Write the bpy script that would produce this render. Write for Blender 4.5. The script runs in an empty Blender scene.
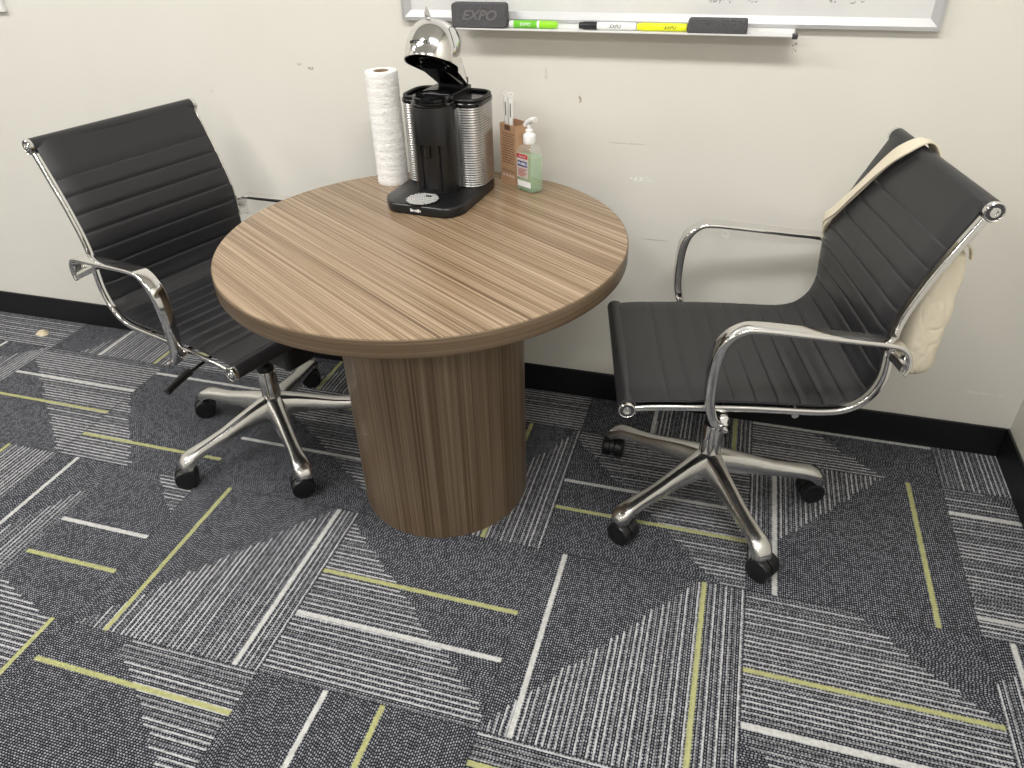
import bpy, bmesh, math, random
from math import sin, cos, pi, radians as rad, sqrt, atan2, hypot
from mathutils import Vector, Matrix
random.seed(7)
C = bpy.context.scene.collection
SC = bpy.context.scene

# ------------------------------------------------------------------ camera
cam_d = bpy.data.cameras.new('camera'); cam = bpy.data.objects.new('camera', cam_d); C.objects.link(cam)
FPX = 742.7
cam_d.sensor_fit = 'HORIZONTAL'; cam_d.sensor_width = 36.0; cam_d.lens = FPX / 1024 * 36.0
cam_d.clip_start = .02
RCV = Matrix(((0.9598, 0.2797, -0.0233), (0.1391, -0.5462, -0.826), (-0.2438, 0.7896, -0.5631)))
M = Matrix.Diagonal((1, -1, -1)) @ RCV            # world -> blender camera axes
q = M.transposed().to_quaternion(); q.normalize()
cam.rotation_mode = 'QUATERNION'; cam.rotation_quaternion = q
cam.location = (1.3304, -1.2724, 1.401)
SC.camera = cam

# ------------------------------------------------------------------ world, lights, exposure
w = bpy.data.worlds.new('world'); SC.world = w; w.use_nodes = True
w.node_tree.nodes['Background'].inputs[0].default_value = (.9, .95, 1, 1)
w.node_tree.nodes['Background'].inputs[1].default_value = .3
vs = SC.view_settings
vs.view_transform = 'Standard'; vs.look = 'None'; vs.gamma = 1; vs.use_curve_mapping = False; vs.exposure = 0.0
def lamp(x, y, z, sx, sy, p, col=(1, .98, .95), rot=(0, 0, 0)):
    d = bpy.data.lights.new('ceiling_lamp', 'AREA'); d.shape = 'RECTANGLE'; d.size = sx; d.size_y = sy; d.energy = p; d.color = col
    o = bpy.data.objects.new('ceiling_lamp', d); C.objects.link(o); o.location = (x, y, z); o.rotation_euler = rot
for lx in (-3.0, -.75, 1.35):
    lamp(lx, -.85, 2.66, 1.2, .3, 40)
    lamp(lx, -3.0, 2.66, 1.2, .3, 24)

# ------------------------------------------------------------------ materials
class NT:
    def __init__(s, name):
        s.m = bpy.data.materials.new(name); s.m.use_nodes = True
        s.t = s.m.node_tree; s.n = s.t.nodes; s.b = s.n['Principled BSDF']
    def N(s, typ, **k):
        n = s.n.new(typ)
        for a, b in k.items(): setattr(n, a, b)
        return n
    def put(s, sock, v):
        if hasattr(v, 'is_output') or isinstance(v, bpy.types.NodeSocket): s.t.links.new(v, sock)
        else: sock.default_value = v
    def M(s, op, *a, clamp=False):
        n = s.N('ShaderNodeMath', operation=op); n.use_clamp = clamp
        for i, v in enumerate(a): s.put(n.inputs[i], v)
        return n.outputs[0]
    def VM(s, op, *a):
        n = s.N('ShaderNodeVectorMath', operation=op)
        for i, v in enumerate(a): s.put(n.inputs[i], v)
        return n.outputs['Value'] if op in ('DOT_PRODUCT', 'LENGTH', 'DISTANCE') else n.outputs[0]
    def mix(s, f, a, b):
        n = s.N('ShaderNodeMix', data_type='RGBA'); s.put(n.inputs[0], f); s.put(n.inputs[6], a); s.put(n.inputs[7], b); return n.outputs[2]
    def noise(s, vec, scale=5, detail=2, rough=.5, dim='3D'):
        n = s.N('ShaderNodeTexNoise', noise_dimensions=dim); s.put(n.inputs['Scale'], scale); n.inputs['Detail'].default_value = detail
        n.inputs['Roughness'].default_value = rough
        if vec is not None: s.put(n.inputs['W' if dim == '1D' else 'Vector'], vec)
        return n.outputs[0]
    def white(s, vec, dim='3D'):
        n = s.N('ShaderNodeTexWhiteNoise', noise_dimensions=dim); s.put(n.inputs['W' if dim == '1D' else 'Vector'], vec); return n.outputs['Value']
    def smooth(s, x, a, b):
        n = s.N('ShaderNodeMapRange', interpolation_type='SMOOTHSTEP'); s.put(n.inputs[0], x); s.put(n.inputs[1], a); s.put(n.inputs[2], b); return n.outputs[0]
    def obj(s): return s.N('ShaderNodeTexCoord').outputs['Object']
    def xyz(s, v):
        n = s.N('ShaderNodeSeparateXYZ'); s.put(n.inputs[0], v); return n.outputs
    def comb(s, x, y, z=0.0):
        n = s.N('ShaderNodeCombineXYZ'); s.put(n.inputs[0], x); s.put(n.inputs[1], y); s.put(n.inputs[2], z); return n.outputs[0]
    def ramp(s, f, stops):
        n = s.N('ShaderNodeValToRGB'); e = n.color_ramp.elements
        while len(e) < len(stops): e.new(.5)
        for i, (p, c) in enumerate(stops): e[i].position = p; e[i].color = (*c, 1)
        s.put(n.inputs[0], f); return n.outputs[0]
    def bump(s, h, strength=.3, dist=.001):
        n = s.N('ShaderNodeBump'); n.inputs['Strength'].default_value = strength; n.inputs['Distance'].default_value = dist
        s.put(n.inputs['Height'], h); s.t.links.new(n.outputs[0], s.b.inputs['Normal'])
    def set(s, **k):
        for a, v in k.items(): s.put(s.b.inputs[a.replace('_', ' ')], v)
        return s.m
def lin(r, g, b):
    f = lambda c: (c / 255 / 12.92) if c / 255 <= .04045 else ((c / 255 + .055) / 1.055) ** 2.4
    return (f(r), f(g), f(b))
def c4(r, g, b): return (*lin(r, g, b), 1)
def plain(name, col, rough=.5, metal=0.0, var=.06, sc=40, bump=0, **k):
    n = NT(name); nz = n.noise(n.obj(), sc, 3)
    c = n.mix(nz, (*[x * (1 - var) for x in col[:3]], 1), (*[min(1, x * (1 + var)) for x in col[:3]], 1))
    n.set(Base_Color=c, Roughness=rough, Metallic=metal, **k)
    if bump: n.bump(nz, bump)
    return n.m
MAT = {}
MAT['chrome'] = plain('chrome', (.78, .77, .76), .09, 1, .02, 15)
MAT['alu'] = plain('polished aluminium', (.74, .73, .715), .22, 1, .05, 25)
MAT['leather'] = plain('black leatherette', c4(39, 39, 42), .38, 0, .12, 350, .12)
MAT['piping'] = plain('black edge binding', c4(22, 22, 24), .5)
MAT['blackplastic'] = plain('black plastic', c4(24, 24, 26), .35, 0, .1, 60)
MAT['glossblack'] = plain('gloss black plastic', c4(12, 12, 14), .12, 0, .1, 60)
MAT['satinblack'] = plain('satin black plastic', c4(17, 17, 19), .28, 0, .12, 200, .03)
MAT['darkgrey'] = plain('dark grey plastic', c4(60, 60, 62), .4)
MAT['skirt'] = plain('black rubber baseboard', c4(16, 17, 21), .45, 0, .1, 30)
MAT['white'] = plain('white plastic', (.86, .86, .85), .35, 0, .02)
MAT['offwhite'] = plain('ceiling white', (.8, .79, .76), .8, 0, .04, 60, .2)
MAT['frame'] = plain('anodised aluminium frame', (.56, .56, .57), .42, .35, .04, 20)
MAT['canvas'] = plain('natural canvas', c4(226, 216, 194), .9, 0, .06, 260, .4)
MAT['kraft'] = plain('kraft cardboard', c4(190, 152, 120), .85, 0, .08, 60, .1)
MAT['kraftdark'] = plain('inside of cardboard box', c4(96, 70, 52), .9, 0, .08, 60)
MAT['ink'] = plain('brown printed ink', c4(110, 78, 58), .8)
MAT['darkink'] = plain('black ink', c4(30, 30, 32), .6)
MAT['greyink'] = plain('grey smudged ink', c4(110, 108, 108), .7)
MAT['whiteink'] = plain('white lettering', (.85, .85, .85), .5)
MAT['red'] = plain('red label ink', c4(176, 52, 56), .5)
MAT['blue'] = plain('blue label ink', c4(40, 48, 120), .5)
MAT['labelpink'] = plain('pale printed label', c4(222, 196, 190), .5)
MAT['lime'] = plain('lime green plastic', c4(150, 222, 40), .35)
MAT['green'] = plain('green marker label', c4(108, 196, 40), .4)
MAT['yellow'] = plain('fluorescent yellow plastic', c4(238, 242, 30), .35)
MAT['grille'] = plain('satin steel grille', (.72, .72, .71), .45, .3)
MAT['tray'] = plain('pale aluminium tray', (.80, .80, .79), .4, .1, .03)
MAT['core'] = plain('cardboard core', c4(150, 128, 100), .9)
MAT['scrap'] = plain('beige paper scrap', c4(214, 200, 172), .8, 0, .1, 60, .3)
MAT['plaster'] = plain('white plaster patch', (.88, .88, .86), .8)

def bag_mat():
    n = NT('creased canvas'); o = n.obj(); x, y, z = n.xyz(o)
    a = n.noise(n.comb(n.M('MULTIPLY', x, 14.), n.M('MULTIPLY', y, 16.), n.M('MULTIPLY', z, 9.)), 1, 3, .55); r = n.M('ABSOLUTE', n.M('SUBTRACT', a, .5))
    n.set(Base_Color=n.mix(a, c4(206, 196, 174), c4(228, 219, 198)), Roughness=.92); n.bump(n.smooth(r, 0., .06), .35, .003); return n.m
MAT['bagcanvas'] = bag_mat()
def felt_mat():
    n = NT('grey eraser felt'); o = n.obj(); a = n.noise(o, 700, 3, .7)
    c = n.ramp(a, [(.3, lin(48, 48, 50)), (.52, lin(84, 83, 86)), (.72, lin(140, 139, 142))])
    n.set(Base_Color=c, Roughness=.95); n.bump(a, .6, .002); return n.m
MAT['felt'] = felt_mat()

def towel_mat():
    n = NT('embossed paper towel'); x, y, z = n.xyz(n.obj())
    a = n.noise(n.comb(n.M('MULTIPLY', x, 70.), n.M('MULTIPLY', y, 70.), n.M('MULTIPLY', z, 190.)), 1, 3, .6)
    n.set(Base_Color=n.ramp(a, [(.3, (.78, .77, .75)), (.6, (.9, .9, .885))]), Roughness=.95); n.bump(a, .8, .0025); return n.m
MAT['towel'] = towel_mat()

def wood_mat(name, mode):
    n = NT(name); x, y, z = n.xyz(n.obj())
    if mode == 'top':
        a = rad(-32.6)
        al = n.M('ADD', n.M('MULTIPLY', x, cos(a)), n.M('MULTIPLY', y, sin(a)))
        ac = n.M('ADD', n.M('MULTIPLY', x, -sin(a)), n.M('MULTIPLY', y, cos(a)))
        v = lambda s1, s2: n.comb(n.M('MULTIPLY', al, s1), n.M('MULTIPLY', ac, s2))
    elif mode == 'edge':
        ang = n.M('ARCTAN2', y, x)
        v = lambda s1, s2: n.comb(n.M('MULTIPLY', ang, s1 * .46), n.M('MULTIPLY', z, s2 * .8))
    else:
        v = lambda s1, s2: n.comb(n.M('MULTIPLY', x, s2), n.M('MULTIPLY', y, s2), n.M('MULTIPLY', z, s1))
    broad = n.noise(v(.5, 30.), 1, 2, .5); mid = n.noise(v(.7, 150.), 1, 2, .6); fine = n.noise(v(1.1, 430.), 1, 3, .75)
    pores = n.noise(v(26., 520.), 1, 2, .6)
    f = n.M('ADD', n.M('MULTIPLY', broad, .22), n.M('ADD', n.M('MULTIPLY', mid, .44), n.M('MULTIPLY', fine, .34)))
    g_ = .85 if mode == 'top' else .69  # same laminate; edge and pedestal darkened to carry shade in the colour
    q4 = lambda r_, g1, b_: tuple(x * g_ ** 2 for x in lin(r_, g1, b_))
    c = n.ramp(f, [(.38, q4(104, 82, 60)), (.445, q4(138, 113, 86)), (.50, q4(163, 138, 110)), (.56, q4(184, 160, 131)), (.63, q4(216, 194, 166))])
    ln = n.smooth(fine, .60, .68)
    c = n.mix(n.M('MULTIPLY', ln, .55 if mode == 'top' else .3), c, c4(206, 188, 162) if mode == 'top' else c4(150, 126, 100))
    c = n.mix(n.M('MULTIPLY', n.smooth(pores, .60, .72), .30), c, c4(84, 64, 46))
    if mode != 'top': c = n.mix(.35, c, c4(86, 69, 51))  # upright faces pulled toward a darker brown, as painted shade
    n.set(Base_Color=c, Roughness=.26 if mode == 'top' else .36)
    n.b.inputs['Specular IOR Level'].default_value = .5
    n.bump(fine, .05, .0005); return n.m
MAT['woodtop'] = wood_mat('walnut laminate top', 'top')
MAT['woodedge_shaded'] = wood_mat('walnut laminate edge', 'edge')
MAT['woodbase_shaded'] = wood_mat('walnut laminate pedestal', 'base')

def wall_mat():
    n = NT('painted wall'); o = n.obj(); x, y, z = n.xyz(o)
    a = n.noise(o, 2.2, 3, .6); b = n.noise(o, 160, 3, .6)
    c = n.mix(a, c4(220, 217, 208), c4(228, 226, 218))
    ns = n.noise(o, 130, 3, .65)
    # scuffs and dings that stay put on the paint: (x, z, half width, half height, colour, threshold)
    marks = [(1.104, .729, .034, .006, (245, 245, 240), .5), (1.43, 1.062, .006, .012, (70, 66, 62), .55), (1.34, .60, .012, .018, (240, 240, 236), .55),
             (.165, .975, .01, .004, (150, 142, 130), .5), (.13, .985, .006, .004, (170, 160, 150), .5), (.34, .955, .005, .005, (165, 158, 148), .5),
             (.93, .925, .005, .018, (150, 140, 124), .52), (-.18, .90, .007, .006, (190, 182, 172), .5), (.84, .98, .004, .02, (206, 200, 188), .5),
             (1.06, .82, .05, .0016, (196, 192, 180), .42), (1.15, .56, .04, .0015, (180, 176, 166), .42), (2.08, .20, .05, .004, (238, 236, 230), .5)]
    for mx, mz, hw, hh, col, th in marks:
        dx = n.M('DIVIDE', n.M('SUBTRACT', x, mx), hw); dz = n.M('DIVIDE', n.M('SUBTRACT', z, mz), hh)
        r2 = n.M('ADD', n.M('MULTIPLY', dx, dx), n.M('MULTIPLY', dz, dz))
        m = n.M('MULTIPLY', n.M('LESS_THAN', r2, 1.), n.smooth(ns, th - .04, th + .03))
        c = n.mix(n.M('MULTIPLY', m, .85), c, c4(*col))
    n.set(Base_Color=c, Roughness=.62); n.bump(b, .10, .001); return n.m
MAT['wall'] = wall_mat()

def board_mat():
    n = NT('whiteboard enamel'); o = n.obj(); x, y, z = n.xyz(o)
    a = n.noise(o, 5, 4, .6); b = n.noise(n.comb(n.M('MULTIPLY', x, 14.), y, n.M('MULTIPLY', z, 60.)), 1, 4, .7)
    c = n.mix(n.M('MULTIPLY', n.smooth(a, .4, .8), .5), (.74, .74, .73, 1), (.64, .63, .65, 1))
    c = n.mix(n.M('MULTIPLY', n.smooth(b, .66, .76), .25), c, c4(120, 116, 122))
    ns = n.noise(o, 220, 3, .7)
    for mx, mz, hw_, hh_ in ((-.02, .058, .03, .005), (.07, .075, .04, .006), (.32, .10, .03, .006), (.40, .056, .008, .006), (.44, .054, .008, .004), (.46, .056, .005, .004), (-.47, .062, .014, .01), (.16, .052, .03, .004), (.23, .054, .012, .005)):
        dx = n.M('DIVIDE', n.M('SUBTRACT', x, mx), hw_); dz = n.M('DIVIDE', n.M('SUBTRACT', z, mz), hh_)
        m = n.M('MULTIPLY', n.M('LESS_THAN', n.M('ADD', n.M('MULTIPLY', dx, dx), n.M('MULTIPLY', dz, dz)), 1.), n.smooth(ns, .50, .58))
        c = n.mix(n.M('MULTIPLY', m, .7), c, c4(92, 88, 90))
    n.set(Base_Color=c, Roughness=.16); return n.m
MAT['board'] = board_mat()

def carpet_mat():
    n = NT('patterned carpet tile')
    uv = n.N('ShaderNodeUVMap').outputs[0]; u, v, _ = n.xyz(uv)
    def att(name): return n.N('ShaderNodeAttribute', attribute_name=name).outputs['Vector']
    m1, m2, acc = att('cut_one'), att('cut_two'), att('accents')
    wpos, ypos, seed = n.xyz(acc)
    w2 = n.M('ADD', v, n.M('MULTIPLY', n.M('SUBTRACT', n.noise(n.comb(n.M('MULTIPLY', u, 60.), n.M('MULTIPLY', v, 8.), seed), 1, 2), .5), .006))
    NS = 40.
    vk = n.M('MULTIPLY', w2, NS); k = n.M('FLOOR', vk); fr = n.M('FRACT', vk)
    hs = n.white(n.comb(k, seed, 3.), '3D'); h2 = n.white(n.comb(k, seed, 9.), '3D')
    uu = n.M('ADD', u, n.M('MULTIPLY', n.M('SUBTRACT', h2, .5), .035)); vv = n.M('DIVIDE', n.M('ADD', k, .5), NS)
    P = n.comb(uu, vv, 1.)
    d1 = n.VM('DOT_PRODUCT', P, m1); d2 = n.VM('DOT_PRODUCT', P, m2)
    mop = n.N('ShaderNodeAttribute', attribute_name='either').outputs['Fac']
    dd = n.M('ADD', n.M('MULTIPLY', n.M('MINIMUM', d1, d2), n.M('SUBTRACT', 1., mop)), n.M('MULTIPLY', n.M('MAXIMUM', d1, d2), mop))
    mask = n.M('GREATER_THAN', dd, 0.)
    prof = n.M('SUBTRACT', 1., n.smooth(n.M('ABSOLUTE', n.M('SUBTRACT', fr, .5)), .08, .24))
    stren = n.M('ADD', .22, n.M('MULTIPLY', n.smooth(hs, .05, .6), .70))
    # yarn: rows of small dashes
    r = n.M('MULTIPLY', v, 100.); rk = n.M('FLOOR', r)
    off = n.M('MULTIPLY', n.white(n.comb(rk, seed, 1.), '3D'), 1.)
    cu = n.M('ADD', n.M('MULTIPLY', u, 72.), off); ck = n.M('FLOOR', cu)
    cell = n.white(n.comb(ck, rk, seed), '3D')
    ddx = n.M('ABSOLUTE', n.M('SUBTRACT', n.M('FRACT', cu), .5)); ddy = n.M('ABSOLUTE', n.M('SUBTRACT', n.M('FRACT', r), .5))
    dash = n.M('MULTIPLY', n.M('SUBTRACT', 1., n.smooth(ddx, .14, .46)), n.M('SUBTRACT', 1., n.smooth(ddy, .08, .46)))
    lite = n.M('MULTIPLY', dash, n.M('ADD', .42, n.M('MULTIPLY', n.smooth(cell, .05, .95), .62)))
    o = n.obj(); big = n.noise(o, 3, 3)
    base = n.mix(lite, c4(9, 10, 13), c4(154, 156, 165))
    br = n.M('MULTIPLY', n.M('MULTIPLY', prof, stren), mask)
    br = n.M('MULTIPLY', br, n.M('ADD', .60, n.M('MULTIPLY', cell, .6)), clamp=True)
    c = n.mix(br, base, c4(186, 186, 188))
    # one row in four near the bright ones stays darker inside the striped field
    def band(pos, hw):
        return n.M('SUBTRACT', 1., n.smooth(n.M('ABSOLUTE', n.M('SUBTRACT', w2, pos)), hw * .72, hw))
    am = n.M('ADD', .75, n.M('MULTIPLY', cell, .25))
    c = n.mix(n.M('MULTIPLY', band(wpos, .0135), am), c, c4(196, 196, 193))
    c = n.mix(n.M('MULTIPLY', band(ypos, .0135), am), c, n.mix(n.M('GREATER_THAN', seed, 100.), c4(170, 171, 118), c4(180, 180, 178)))
    ed = n.M('MINIMUM', n.M('MINIMUM', u, n.M('SUBTRACT', 1., u)), n.M('MINIMUM', v, n.M('SUBTRACT', 1., v)))
    c = n.mix(n.M('MULTIPLY', n.M('SUBTRACT', 1., n.smooth(ed, .0, .007)), .6), c, c4(26, 26, 30))
    n.set(Base_Color=c, Roughness=.95)
    n.b.inputs['Specular IOR Level'].default_value = .15
    n.bump(n.M('ADD', lite, br), .15, .002); return n.m
MAT['carpet'] = carpet_mat()

def clear_mat(name, col, rough=.05, tr=1., ior=1.4):
    n = NT(name); nz = n.noise(n.obj(), 20, 2)
    n.set(Base_Color=n.mix(nz, (*[x * .97 for x in col], 1), (*col, 1)), Roughness=rough, IOR=ior, Transmission_Weight=tr); return n.m
def film_mat(name, col, alpha, rough=.06):
    n = NT(name); nz = n.noise(n.obj(), 20, 2)
    n.set(Base_Color=n.mix(nz, (*[x * .96 for x in col], 1), (*col, 1)), Roughness=rough, Alpha=alpha); return n.m
MAT['clear'] = film_mat('clear plastic', (.9, .92, .9), .13)
MAT['gel'] = film_mat('green tinted gel', (.36, .72, .36), .30)

# ------------------------------------------------------------------ mesh helpers
class MB:
    def __init__(s): s.v = []; s.f = []; s.mi = []
    def add(s, vs, fs, mi=0, T=None):
        b = len(s.v)
        s.v += [tuple(T @ Vector(p)) if T is not None else tuple(p) for p in vs]
        s.f += [tuple(i + b for i in f) for f in fs]; s.mi += [mi] * len(fs); return s
    def build(s, name, mat, parent=None, smooth=40, bevel=0, seg=2, loc=None, rot=None):
        me = bpy.data.meshes.new(name); me.from_pydata(s.v, [], s.f)
        for m in (mat if isinstance(mat, (list, tuple)) else [mat]): me.materials.append(MAT[m])
        for p, i in zip(me.polygons, s.mi): p.material_index = i
        bm = bmesh.new(); bm.from_mesh(me); bmesh.ops.recalc_face_normals(bm, faces=bm.faces); bm.to_mesh(me); bm.free()
        if smooth:
            for p in me.polygons: p.use_smooth = True
            me.set_sharp_from_angle(angle=rad(smooth))
        o = bpy.data.objects.new(name, me); C.objects.link(o)
        if parent: o.parent = parent
        if loc: o.location = loc
        if rot: o.rotation_euler = rot
        if bevel:
            m = o.modifiers.new('bevel', 'BEVEL'); m.width = bevel; m.segments = seg; m.limit_method = 'ANGLE'; m.angle_limit = rad(35)
        return o
    def box(s, x0, x1, y0, y1, z0, z1, mi=0, T=None):
        return s.add([(x0, y0, z0), (x1, y0, z0), (x1, y1, z0), (x0, y1, z0), (x0, y0, z1), (x1, y0, z1), (x1, y1, z1), (x0, y1, z1)],
                     [(3, 2, 1, 0), (4, 5, 6, 7), (0, 1, 5, 4), (1, 2, 6, 5), (2, 3, 7, 6), (3, 0, 4, 7)], mi, T)
    def lathe(s, prof, n=48, mi=0, T=None, closed=False):
        vs = []; fs = []; m = len(prof)
        for i in range(n):
            a = 2 * pi * i / n
            for r, z in prof: vs.append((r * cos(a), r * sin(a), z))
        for i in range(n):
            j = (i + 1) % n
            for k in range(m - 1 + (1 if closed else 0)):
                k2 = (k + 1) % m
                fs.append((i * m + k, j * m + k, j * m + k2, i * m + k2))
        if not closed:
            if prof[0][0] > 1e-6: fs.append(tuple(i * m for i in range(n))[::-1])
            if prof[-1][0] > 1e-6: fs.append(tuple(i * m + m - 1 for i in range(n)))
        return s.add(vs, fs, mi, T)
    def loft(s, rings, cap=True, closed=False, mi=0, T=None):
        n = len(rings[0]); vs = [p for r in rings for p in r]; fs = []
        R = len(rings)
        for i in range(R if closed else R - 1):
            a = i * n; b = ((i + 1) % R) * n
            for k in range(n): fs.append((a + k, a + (k + 1) % n, b + (k + 1) % n, b + k))
        if cap and not closed: fs.append(tuple(range(n))[::-1]); fs.append(tuple((R - 1) * n + k for k in range(n)))
        return s.add(vs, fs, mi, T)
    def prism(s, poly, z0, z1, mi=0, T=None):
        return s.loft([[(x, y, z0) for x, y in poly], [(x, y, z1) for x, y in poly]], mi=mi, T=T)
    def sphere(s, c, r, n=16, m=10, mi=0, T=None, sc=(1, 1, 1)):
        rings = []
        for i in range(m + 1):
            t = -pi / 2 + pi * i / m; rr = max(cos(t), .001)
            rings.append([(c[0] + r * sc[0] * rr * cos(2 * pi * k / n), c[1] + r * sc[1] * rr * sin(2 * pi * k / n), c[2] + r * sc[2] * sin(t)) for k in range(n)])
        return s.loft(rings, mi=mi, T=T)
    def sweep(s, path, sec, side=None, mi=0, cap=True, T=None, widths=None):
        """path: points; sec: list of (a,b) section coords; a along side vector, b along normal"""
        P = [Vector(p) for p in path]; rings = []
        N = len(P); prev = None
        for i in range(N):
            t = (P[min(i + 1, N - 1)] - P[max(i - 1, 0)]).normalized()
            if side is not None: sd = Vector(side); sd = (sd - t * sd.dot(t)).normalized()
            else:
                if prev is None:
                    prev = Vector((0, 0, 1)) if abs(t.z) < .9 else Vector((1, 0, 0))
                sd = (prev - t * prev.dot(t)).normalized(); prev = sd
            nr = t.cross(sd)
            k = widths[i] if widths else (1, 1)
            rings.append([tuple(P[i] + sd * a * k[0] + nr * b * k[1]) for a, b in sec])
        return s.loft(rings, cap=cap, mi=mi, T=T)
def circ(r, n=12, sy=1): return [(r * cos(2 * pi * k / n), r * sy * sin(2 * pi * k / n)) for k in range(n)]
def rrect(w, h, r, n=4):
    o = []
    for cx, cy, a0 in ((w - r, h - r, 0), (-w + r, h - r, 90), (-w + r, -h + r, 180), (w - r, -h + r, 270)):
        for k in range(n + 1):
            a = rad(a0 + 90 * k / n); o.append((cx + r * cos(a), cy + r * sin(a)))
    return o
def spline(pts, n=8):
    """Catmull-Rom through the points (any dimension)"""
    P = [Vector(p) for p in pts]; P = [P[0] * 2 - P[1]] + P + [P[-1] * 2 - P[-2]]; o = []
    for i in range(1, len(P) - 2):
        for k in range(n):
            t = k / n; a, b, c, d = P[i - 1], P[i], P[i + 1], P[i + 2]
            o.append(.5 * ((2 * b) + (c - a) * t + (2 * a - 5 * b + 4 * c - d) * t * t + (3 * b - a - 3 * c + d) * t ** 3))
    o.append(P[-2]); return o
def thing(name, label, cat, loc=(0, 0, 0), rz=0, group=None):
    o = bpy.data.objects.new(name, None); C.objects.link(o); o.location = loc; o.rotation_euler = (0, 0, rz); o.empty_display_size = .05
    o['label'] = label; o['category'] = cat
    if group: o['group'] = group
    return o
def tag(o, label, cat, group=None):
    o['label'] = label; o['category'] = cat
    if group: o['group'] = group
    return o
def text(name, body, size, mat, parent, loc, rot, ext=.0003, shear=0, align='CENTER', bold=0, sx=1):
    cu = bpy.data.curves.new(name, 'FONT'); cu.body = body; cu.size = size; cu.extrude = ext; cu.align_x = align; cu.align_y = 'CENTER'
    cu.shear = shear; cu.offset = bold; cu.materials.append(MAT[mat])
    tmp = bpy.data.objects.new(name, cu); C.objects.link(tmp)
    me = bpy.data.meshes.new_from_object(tmp); bpy.data.objects.remove(tmp); bpy.data.curves.remove(cu); me.name = name
    if not me.materials: me.materials.append(MAT[mat])
    o = bpy.data.objects.new(name, me); C.objects.link(o); o.parent = parent; o.location = loc; o.rotation_euler = rot; o.scale = (sx, 1, 1)
    return o

# ------------------------------------------------------------------ room shell
WY = .6867; CX = 2.1774; XL = -4.2; YF = -5.2; ZC = 2.7; BH = .0985
def structure(o): o['kind'] = 'structure'; return o
T_ = .5   # carpet tile, metres
def L2(p, q, inside):
    """half plane through p,q (tile coords 0..1) containing point inside, in (X,Y)"""
    a = q[1] - p[1]; b = p[0] - q[0]; c = -(a * p[0] + b * p[1])
    s = 1 if a * inside[0] + b * inside[1] + c > 0 else -1
    n = hypot(a, b); return (s * a / n, s * b / n, s * c / n)
ALL = (0, 0, 1); NONE = (0, 0, -1)
# (x0,x1,y0,y1, direction, white, yellow, cut one, cut two, either)   tile units
TI = {}
def tile(i, j, d, wh, ye, m1=ALL, m2=ALL, either=0, x0=0, x1=1): TI.setdefault((i, j), []).append((i + x0, i + x1, d, wh, ye, m1, m2, either))
tile(0, -1, 'v', .88, .20, L2((.86, 1), (.04, 0), (.9, .5)))
tile(1, -1, 'h', .33, .59, L2((.03, .9), (1, .08), (.1, .1)))
tile(2, -1, 'v', .13, .81, L2((0, .02), (.75, .96), (.9, .2)))
tile(3, -1, 'h', .30, .56, L2((.46, 1), (.95, .6), (.4, .4)), L2((0, .28), (.24, 0), (.5, .5)))
tile(4, -1, 'v', .12, .70, L2((0, .75), (.3, .95), (.5, .3)))
tile(2, 0, 'h', .54, .32, L2((0, .9), (.88, 0), (.9, .9)))
tile(3, 0, 'v', .13, .83, L2((.70, 1), (.05, .25), (.1, .9)))
tile(4, 0, 'h', .80, .11, ALL, L2((.2, 1), (.45, .8), (.1, .3)))
tile(1, 0, 'v', .30, .69, L2((.4, 0), (.98, 1), (.9, .1)))
tile(1, 1, 'h', .62, .80, L2((.0, .1), (.2, .0), (.6, .3)))
tile(2, 1, 'v', .42, .90, L2((.42, 0), (.5, 1), (.9, .5)))
tile(3, 1, 'h', .345, .80, L2((.3, .37), (.71, .02), (.1, .1)))
tile(4, 1, 'v', .80, .95, ALL)
tile(0, 0, 'h', .41, .86, L2((.08, .79), (1, .13), (.9, .9)))
tile(-1, 0, 'h', .90, .20, L2((0, .62), (.52, 0), (.1, .1)))
tile(-2, 0, 'h', .675, .425, L2((0, .85), (.9, .08), (.9, .9)))
tile(-3, 0, 'v', .59, .20, L2((.95, 1), (.45, .5), (.9, .3)))
tile(-2, 1, 'v', .43, .90, L2((.25, 0), (.45, .35), (.8, .1)))
tile(-3, 1, 'h', .55, .75, ALL)
tile(-1, 1, 'h', .6, .2, ALL)
tile(0, 1, 'v', .6, .2, L2((0, 0), (1, 1), (1, 0)))
tile(-1, -1, 'v', .15, .66, L2((.40, .77), (.22, .45), (.5, .5)), x0=0, x1=.45)
tile(-1, -1, 'h', .55, .31, L2((.71, 1), (1, .74), (1, 1)), L2((.45, .14), (.9, -.02), (.45, 0)), 1, x0=.45, x1=1)
tile(-2, -1, 'v', .12, .635, L2((.62, 0), (.66, 1), (.9, .5)))
tile(-1, -2, 'h', .2, .45, ALL, x0=0, x1=.90)
tile(-1, -2, 'v', .3, .912, NONE, x0=.90, x1=1)
tile(0, -2, 'h', .12, .80, L2((.35, .93), (.89, .50), (.9, .9)), L2((.35, 1), (.30, 0), (.9, .9)))
tile(1, -2, 'v', .33, .59, NONE)
tile(2, -2, 'h', .62, .865, ALL)
tile(3, -2, 'v', .2, .7, L2((0, 0), (1, 1), (1, 0)))
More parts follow.
